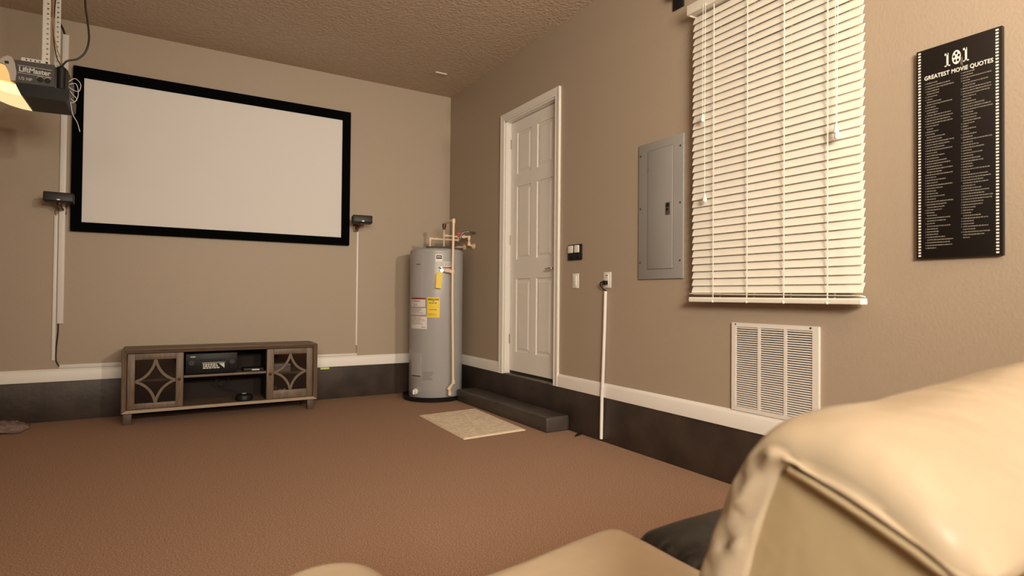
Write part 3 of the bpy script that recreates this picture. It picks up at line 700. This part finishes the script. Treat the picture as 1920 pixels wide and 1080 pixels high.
# flat slat lying on the bottom rail, then the rail
s = slat0.copy(); C.objects.link(s); s.parent = t; s.location = (-.062, 0, .916-.88); s.rotation_euler = (math.radians(.5), math.radians(8), 0)
def rail(bm):
    prism(bm, [(-.086, .887), (-.084, .882), (-.040, .882), (-.036, .887), (-.038, .901), (-.042, .905), (-.082, .905), (-.086, .900)], lambda a, z: (a, -3.912+3.487, z-.88), lambda a, z: (a, -3.066+3.487, z-.88))
part('bottom_rail', m_blind, t, rail)
for y in (-3.212, -3.403, -3.588, -3.780):
    def lad(bm):
        box(bm, -.0815, -.0800, y-.0024+3.487, y+.0024+3.487, .90-.88, 2.345-.88); box(bm, -.030, -.0285, y-.0035+3.487, y+.0035+3.487, .90-.88, 2.345-.88)
        bmesh.ops.create_uvsphere(bm, u_segments=8, v_segments=6, radius=.007, matrix=Matrix.Translation((-.083, y+3.487, .886-.88)))
    part('ladder_cord', m_cord, t, lad)
def cordp(y, zt, y2=None):
    y2 = y if y2 is None else y2
    def f(bm): tube(bm, [(-.098, y+3.487, 2.36-.88), (-.098, (y+y2)/2+3.487+.002, (2.36+zt)/2-.88), (-.098, y2+3.487, zt-.88)], .0011, 6, 4)
    c = part('pull_cord', m_cord, t, f)
    part('tassel', m_white, c, lambda bm: lathe(bm, [(0, .030), (.004, .029), (.006, .02), (.0105, .004), (.0105, -.004), (.006, -.010), (0, -.011)], 14, (-.098, y2+3.487, zt-.88-.018)))
cordp(-3.160, 1.800); cordp(-3.174, 1.40); cordp(-3.824, 1.585); cordp(-3.836, 1.562, -3.828)

# ------------------------------------------------------------------ wall plates, conduit
t = thing('wall_control', 'black wall holder with two white remote buttons right of the door', 'wall control', (0, -2.009, 1.2))
bxo('plate', m_blackpl, t, -.014, 0, -.074, .073, -.052, .053, bev=.004)
for y in (.036, -.032):
    r_ = bxo('remote', m_white, t, -.022, -.013, y-.026, y+.026, -.004, .046, bev=.004)
    bxo('lower_cover', m_gloss, t, -.019, -.013, y-.029, y+.029, -.048, -.010, bev=.003)
t = thing('light_switch', 'white rocker light switch under the black wall control', 'switch', (0, -2.0135, 1.008))
bxo('plate', m_white, t, -.006, 0, -.034, .034, -.049, .049, bev=.002); bxo('rocker', m_white, t, -.011, -.005, -.016, .016, -.030, .032, bev=.002)
bxo('dimmer_slider', m_white, t, -.010, -.005, -.016, .016, -.042, -.034, bev=.001)
t = thing('power_outlet', 'white wall outlet above the thin white conduit', 'outlet', (0, -2.338, 1.008))
bxo('plate', m_white, t, -.006, 0, -.035, .035, -.049, .049, bev=.002); bxo('socket_face', m_white, t, -.009, -.005, -.017, .017, -.034, .034, bev=.002)
part('slot', m_ink, t, lambda bm: [box(bm, -.0095, -.0085, y-.001, y+.001, .010, .020) for y in (-.006, .006)] + [box(bm, -.0095, -.0085, -.009, .009, .026, .031)])
def plug(bm):
    box(bm, -.034, -.0095, -.015, .014, -.030, -.004, bev=.004)
    tube(bm, [(-.026, .014, -.012), (-.03, .032, -.016), (-.028, .036, -.036), (-.018, .022, -.056), (-.010, .004, -.068), (-.008, .003, -.09)], .0036, 8, 6)
bm = bmesh.new(); plug(bm); o = obj('power_plug', bm, m_blackpl); o.location = (0, -2.338, 1.008); tag(o, 'black plug and cord in the white outlet', 'plug')
bm = bmesh.new()
tube(bm, [(-.013, -2.333, .938), (-.015, -2.328, .70), (-.019, -2.325, .50), (-.024, -2.325, .37), (-.026, -2.322, .30), (-.022, -2.315, .18), (-.017, -2.306, .018)], .0105, 14, 4)
tag(obj('white_conduit', bm, m_race), 'thin white vertical conduit from the outlet down to the carpet', 'conduit')

# ------------------------------------------------------------------ breaker panel
t = thing('breaker_panel', 'flat grey metal breaker panel on the wall left of the blind', 'breaker panel', (0, -2.789, 1.392))
bxo('cover', m_panel, t, -.012, 0, -.168, .169, -.387, .390, bev=.003)
bxo('door', m_panel, t, -.0165, -.0115, -.096, .090, -.330, .340, bev=.0015)
bxo('door_gap', m_line, t, -.0125, -.0118, -.099, .093, -.333, .343)
bxo('latch_plate', mat('bronze_latch', (.085, .07, .055), .4), t, -.0205, -.016, -.082, -.050, -.037, .031, bev=.002)
part('latch', m_blackpl, t, lambda bm: [cyl(bm, (-.02, -.066, -.008), (-.026, -.066, -.008), .007, 14), box(bm, -.022, -.02, -.077, -.055, .006, .025, bev=.001)])
part('latch_screw', m_chrome, t, lambda bm: cyl(bm, (-.016, .083, .232), (-.019, .083, .232), .005, 10))
for y in (-.148, .153):
    for z in (-.290, .02, .325): part('screw', m_dark, t, lambda bm: lathe(bm, [(0, .003), (.004, .0025), (.006, 0)], 10) or bmesh.ops.transform(bm, matrix=Matrix.Translation((-.012, y, z)) @ Matrix.Rotation(-PI/2, 4, 'Y'), verts=bm.verts))

# ------------------------------------------------------------------ return air grille
t = thing('air_grille', 'white louvred return air grille on the wall below the blind', 'air grille', (0, -3.485, .575))
gy0, gy1, gz0, gz1 = -.218, .218, -.2095, .2095
cols = [(.075, .193), (-.057, .062), (-.189, -.070)]; oz0, oz1 = -.190, .190
def gframe(bm):
    for a in ((gy0, gy1, oz1, gz1), (gy0, gy1, gz0, oz0), (cols[0][1], gy1, oz0, oz1), (gy0, cols[2][0], oz0, oz1), (cols[1][1], cols[0][0], oz0, oz1), (cols[2][1], cols[1][0], oz0, oz1)):
        box(bm, -.012, -.004, *a)
    for a in ((gy0, gy1, gz1-.002, gz1), (gy0, gy1, gz0, gz0+.002), (gy1-.002, gy1, gz0, gz1), (gy0, gy0+.002, gz0, gz1)): box(bm, -.006, 0, *a)
part('frame', m_grl, t, gframe, smooth=False)
bxo('duct_shade_sheet', m_dk, t, -.0015, -.0005, gy0+.004, gy1-.004, gz0+.004, gz1-.004)  # dark sheet over the wall, painting the shade inside the duct
NL = 36; pz = (oz1-oz0)/NL
l0 = None
for a, b_ in cols:
    for k in range(NL):
        if l0 is None:
            bm = bmesh.new(); hw = (b_-a)/2; c1 = .0042
            prism(bm, [(-.0045, .0022), (-.0105, -.0026), (-.0115, -.0026), (-.0115, -.0014), (-.0055, .0032)], lambda x, z: (x, -hw, z), lambda x, z: (x, hw, z))
            s = l0 = obj('louvre', bm, m_grl, t, smooth=False)
        else: s = l0.copy(); C.objects.link(s); s.parent = t
        s.location = (0, (a+b_)/2, oz0+(k+.5)*pz)
part('screw', m_dark, t, lambda bm: [cyl(bm, (-.012, -.183, .202), (-.0145, -.183, .202), .0042, 10), cyl(bm, (-.012, .195, .202), (-.0135, .195, .202), .0035, 10)])

# ------------------------------------------------------------------ movie quotes poster
t = thing('movie_poster', 'tall black plaque of film quotes edged with film sprocket holes', 'poster', (0, -4.203, 1.4295))
PW, PH = .127, .379
bxo('board', m_post, t, -.020, -.002, -PW, PW, -PH, PH, bev=.001)
XP = -.0206
def rq(bm, y0, y1, z0, z1): quad(bm, (XP, y0, z0), (XP, y1, z0), (XP, y1, z1), (XP, y0, z1))
def perf(bm):
    for k in range(70):
        z = -PH+.010+k*(2*PH-.020)/69
        for y in (PW-.0105, -PW+.0135): rq(bm, y-.0042, y+.0042, z-.0029, z+.0029)
part('sprocket_holes', m_prt, t, perf)['kind'] = 'stuff'
text_mesh('heading', 'GREATEST MOVIE QUOTES', .0205, m_prt, t, mtx_right(XP, -.001, .272), sx=.79, bold=.0003, space=1.05)
def one(bm, y):
    rq(bm, y-.0030, y+.0030, .295, .342); rq(bm, y-.0085, y+.0085, .295, .299); rq(bm, y-.001, y+.0085, .335, .342)
part('numeral', m_prt, t, lambda bm: (one(bm, .0285), one(bm, -.0265)))
def reel(bm):
    n_ = 28; cz = .3185
    A = [(bm.verts.new((XP, .0015+.0165*math.cos(2*PI*k/n_)*.8, cz+.0245*math.sin(2*PI*k/n_))), bm.verts.new((XP, .0015+.0002, cz))) for k in range(n_)]
    bm.faces.new([a[0] for a in A])
part('film_reel', m_prt, t, reel)
def holes(bm):
    for k in range(5):
        a0 = 2*PI*k/5+.3; cy, cz = .0015+.0075*math.cos(a0), .3185+.0140*math.sin(a0)
        bm.faces.new([bm.verts.new((XP-.0004, cy+.0034*math.cos(2*PI*j/12), cz+.0052*math.sin(2*PI*j/12))) for j in range(12)])
part('reel_hole', m_post, t, holes)
part('film_tail', m_prtg, t, lambda bm: [rq(bm, -.0125, -.0105, .288, .318), rq(bm, -.0165, -.0145, .283, .312)])
def lines(bm):
    random.seed(21)
    for y0, ztop, zbot, nr in ((.098, .252, -.352, 62), (-.012, .257, -.322, 62)):
        dz = (ztop-zbot)/nr
        for r_ in range(nr):
            z = ztop-r_*dz; Lr = random.choice((.022, .03, .034, .04, .05, .06, .076, .084)); new = random.random() < .8
            if new: rq(bm, y0, y0-.0022, z-.0015, z+.0015)
            y = y0-.005
            while y > y0-Lr:
                wl = random.uniform(.002, .008); rq(bm, y, y-wl, z-.0014-.0006*random.random(), z+.0012+.0006*random.random()); y -= wl+.0013
part('quote_text', m_prtg, t, lines)['kind'] = 'stuff'

# ------------------------------------------------------------------ cream leather sofa in the foreground
t = thing('reclining_sofa', 'overstuffed cream leather sofa with a seamed backrest in the front corner', 'sofa', (-1.6, -4.62, 0))
SXO, SYO = 1.6, 4.62
def loft(bm, prof, x0, x1, rad, nx, shrink, disp, dense=6, band=False):
    pts = smooth_path([Vector((0, a, b_)) for a, b_ in prof]+[Vector((0, *prof[0]))], dense)[:-1]
    n_ = len(pts); cen = sum(pts, Vector())/n_
    nor = []
    for k in range(n_):
        tg_ = (pts[(k+1) % n_]-pts[k-1]).normalized(); nor.append(Vector((0, tg_.z, -tg_.y)))
    area = sum(pts[k].y*pts[(k+1) % n_].z-pts[(k+1) % n_].y*pts[k].z for k in range(n_))
    if area < 0: nor = [-q_ for q_ in nor]
    xs = []
    m_ = 9
    for k in range(m_): xs.append(x0+rad*(1-math.cos(PI/2*k/m_)))
    for k in range(nx+1): xs.append(x0+rad+(x1-x0-2*rad)*k/nx)
    for k in range(m_-1, -1, -1): xs.append(x1-rad*(1-math.cos(PI/2*k/m_)))
    rings = []
    for x in xs:
        e_ = min(x-x0, x1-x); o_ = 0
        if e_ < rad: o_ = shrink*(1-math.sqrt(max(0, 1-((rad-e_)/rad)**2)))
        ring = []
        for p, q_ in zip(pts, nor):
            v = p - q_*o_; v = Vector((x, v.y, v.z)); v = disp(v, q_, e_, p)
            ring.append(bm.verts.new((v.x+SXO, v.y+SYO, v.z)))
        rings.append(ring)
    for A, B in zip(rings, rings[1:]):
        for k in range(n_): bm.faces.new((A[k], A[(k+1) % n_], B[(k+1) % n_], B[k]))
    for R_, x, sg in ((rings[0], x0, -1), (rings[-1], x1, 1)):
        if band:
            m2 = 7; cols_ = []
            for k in range(n_//2):
                A_, B_ = R_[k], R_[n_-1-k]; row = [A_]
                for j in range(1, m2):
                    u = j/m2; p_ = A_.co.lerp(B_.co, u); g_ = math.sin(PI*u)
                    pk_ = g_*(.08+.92*sstep(-4.87, -4.83, p_.y-SYO)); p_.x += sg*(.005*g_+.010*pk_*noise.noise(Vector((0, p_.y*46, p_.z*46)))+.007*pk_*noise.noise(Vector((3, p_.y*95, p_.z*95))))
                    row.append(bm.verts.new(p_))
                row.append(B_); cols_.append(row)
            for a_, b_ in zip(cols_, cols_[1:]):
                for j in range(m2): bm.faces.new((a_[j], a_[j+1], b_[j+1], b_[j]))
            if n_ % 2: bm.faces.new(cols_[-1]+[R_[n_//2]])
            else: bm.faces.new(cols_[-1]) if len(cols_[-1]) > 2 and False else None
        else:
            mid = sum((v.co for v in R_), Vector())/n_; prev = R_
            for q_ in (.7, .4):
                nr = [bm.verts.new(mid+(v.co-mid)*q_+Vector((sg*.004*(1-q_), 0, 0))) for v in R_]
                for k in range(n_): bm.faces.new((prev[k], prev[(k+1) % n_], nr[(k+1) % n_], nr[k]))
                prev = nr
            c_ = bm.verts.new(mid+Vector((sg*.004, 0, 0)))
            for k in range(n_): bm.faces.new((prev[k], prev[(k+1) % n_], c_))
def sstep(a, b_, x):
    u = max(0, min(1, (x-a)/(b_-a))); return u*u*(3-2*u)
def d_cush(v, q_, e_, p):
    up_ = sstep(.55, .8, p.z)
    v.z += up_*.054*max(0, min(v.x, -1.35)+1.80)*sstep(0, .15, -1.20-v.x)
    if q_.z > 0 and v.x < -1.55: v.z -= .036*(1-math.sqrt(max(0, 1-(max(0, .085-e_)/.085)**2)))*min(1, q_.z*1.6)*sstep(.70, .77, p.z)*(.25+.75*sstep(-4.80, -4.86, p.y))
    v += q_*(.003*noise.noise(Vector((v.x*6, p.y*6, p.z*6)))+.0008*noise.noise(Vector((v.x*24, p.y*20, p.z*20))))
    # gathers along the front pillow's left rim
    if e_ < .07 and p.z > .45:
        wv = math.sin((p.y*.6+p.z)*210+3*noise.noise(p*14))
        fr_ = sstep(-4.86, -4.82, p.y); g_ = sstep(.0, .02, e_)*(1-sstep(.03, .07, e_))
        v += q_*.0012*wv*fr_*g_
        v.x += (.0012*wv)*fr_*(1-sstep(.0, .03, e_))*(1 if v.x < -1.6 else -1)
    return v
cush = [(-4.60, .315), (-4.655, .45), (-4.700, .55), (-4.737, .632), (-4.760, .695), (-4.782, .752), (-4.808, .790), (-4.838, .8065), (-4.875, .806), (-4.915, .790), (-4.95, .765), (-4.972, .735), (-4.968, .718),
        (-4.94, .722), (-4.89, .742), (-4.85, .757), (-4.830, .752), (-4.812, .705), (-4.796, .65), (-4.762, .55), (-4.71, .43), (-4.665, .315)]
part('back_cushion', m_leath, t, lambda bm: loft(bm, cush, -1.937, -1.20, .040, 46, .008, d_cush, band=True), angle=70)
shell = [(-4.635, .30), (-4.68, .43), (-4.735, .55), (-4.77, .64), (-4.795, .70), (-4.825, .765), (-4.87, .756), (-4.92, .740), (-4.955, .724), (-4.974, .66), (-4.985, .5), (-4.995, .3), (-4.995, .12), (-4.85, .11), (-4.66, .11)]
def d_shell(v, q_, e_, p):
    v += q_*.004*noise.noise(Vector((v.x*6, p.y*6, p.z*6))); return v
part('back_shell', m_leath2, t, lambda bm: loft(bm, shell, -1.932, -1.205, .025, 30, .012, d_shell), angle=70)
part('piping', m_seam, t, lambda bm: tube(bm, [(x+SXO, y+SYO, z) for x, y, z in [(-1.9365, -4.838, .7615), (-1.9375, -4.86, .7555), (-1.9375, -4.895, .7435), (-1.9375, -4.925, .7320), (-1.9365, -4.952, .7205), (-1.928, -4.973, .716), (-1.90, -4.977, .716), (-1.8, -4.978, .716), (-1.5, -4.978, .716), (-1.23, -4.977, .716)]], .0036, 8, 6))
# padded seat with raised rolls at both sides
def seat(bm):
    ctrl = [(-2.262, .42), (-2.235, .497), (-2.20, .516), (-2.14, .511), (-2.10, .492), (-2.06, .455), (-1.99, .434), (-1.92, .435), (-1.84, .441), (-1.76, .450), (-1.69, .4585), (-1.635, .460), (-1.605, .445), (-1.588, .405), (-1.583, .36)]
    top = smooth_path([Vector((a, 0, b_)) for a, b_ in ctrl], 5)
    ys = []
    y_f, y_b, R_ = -4.235, -4.74, .055
    for k in range(9): ys.append((y_f-R_*(1-math.sin(PI/2*k/8)), R_*(1-math.cos(PI/2*k/8))))
    ys = [(y_f, .30)] + [(y_f - R_*(1-math.cos(PI/2*k/8)), R_*(1-math.sin(PI/2*k/8))) for k in range(9)] + [(y_f-R_-(y_f-R_-y_b)*k/14, 0) for k in range(1, 15)] + [(y_b-.02, .04), (y_b-.02, .30)]
    rows = []
    for y, dz in ys:
        row = []
        for p in top:
            z = p.z-dz+.0025*noise.noise(Vector((p.x*11, y*11, 0)))
            row.append(bm.verts.new((p.x+SXO, y+SYO, max(.245, z) if dz < .29 else .245)))
        rows.append(row)
    for A, B in zip(rows, rows[1:]):
        for k in range(len(top)-1): bm.faces.new((A[k], A[k+1], B[k+1], B[k]))
    # sides down to the base
    for idx in (0, len(top)-1):
        lo = [bm.verts.new((r_[idx].co.x, r_[idx].co.y, .24)) for r_ in rows]
        for k in range(len(rows)-1): bm.faces.new((rows[k][idx], rows[k+1][idx], lo[k+1], lo[k]))
part('padded_seat', m_leath, t, seat, angle=60)
bxo('base', m_leath2, t, -2.25+SXO, -.95+SXO, -4.98+SYO, -4.27+SYO, .045, .245, bev=.02)
part('leg', m_blackpl, t, lambda bm: cyl(bm, (-.6, -.3, 0), (-.6, -.3, .05), .025)); part('leg', m_blackpl, t, lambda bm: cyl(bm, (.6, -.3, 0), (.6, -.3, .05), .025))
part('leg', m_blackpl, t, lambda bm: cyl(bm, (-.6, .3, 0), (-.6, .3, .05), .025)); part('leg', m_blackpl, t, lambda bm: cyl(bm, (.6, .3, 0), (.6, .3, .05), .025))
# black leather cushion
def bcush(bm):
    bmesh.ops.create_cube(bm, size=1); bmesh.ops.subdivide_edges(bm, edges=bm.edges[:], cuts=26, use_grid_fill=True)
    for v in bm.verts:
        p = v.co*2
        def sq(a, e_): return math.copysign(abs(a)**e_, a)
        l_ = (abs(p.x)**7+abs(p.y)**7+abs(p.z)**4)**(1/6.0)
        q_ = p/max(l_, 1e-6)*1.0 if l_ > 1 else p
        x, y, z = q_.x*.315, q_.y*.185, q_.z*.092
        edge = max(abs(p.x), abs(p.y))
        z += .002*noise.noise(Vector((x*10, y*10, z*5)))
        rx = 1-abs(p.x)
        z += (.006*math.sin(y*95+3*noise.noise(Vector((x*9, y*9, 0)))))*max(0, 1-rx*3.2) if p.z > 0 else 0
        v.co = Vector((x, y, z+.092))
bm = bmesh.new(); bcush(bm); o = obj('leather_cushion', bm, m_bleath, angle=70); o.location = (-1.258, -4.40, .2455); tag(o, 'black leather cushion with wrinkled edge lying on the cream sofa', 'cushion')
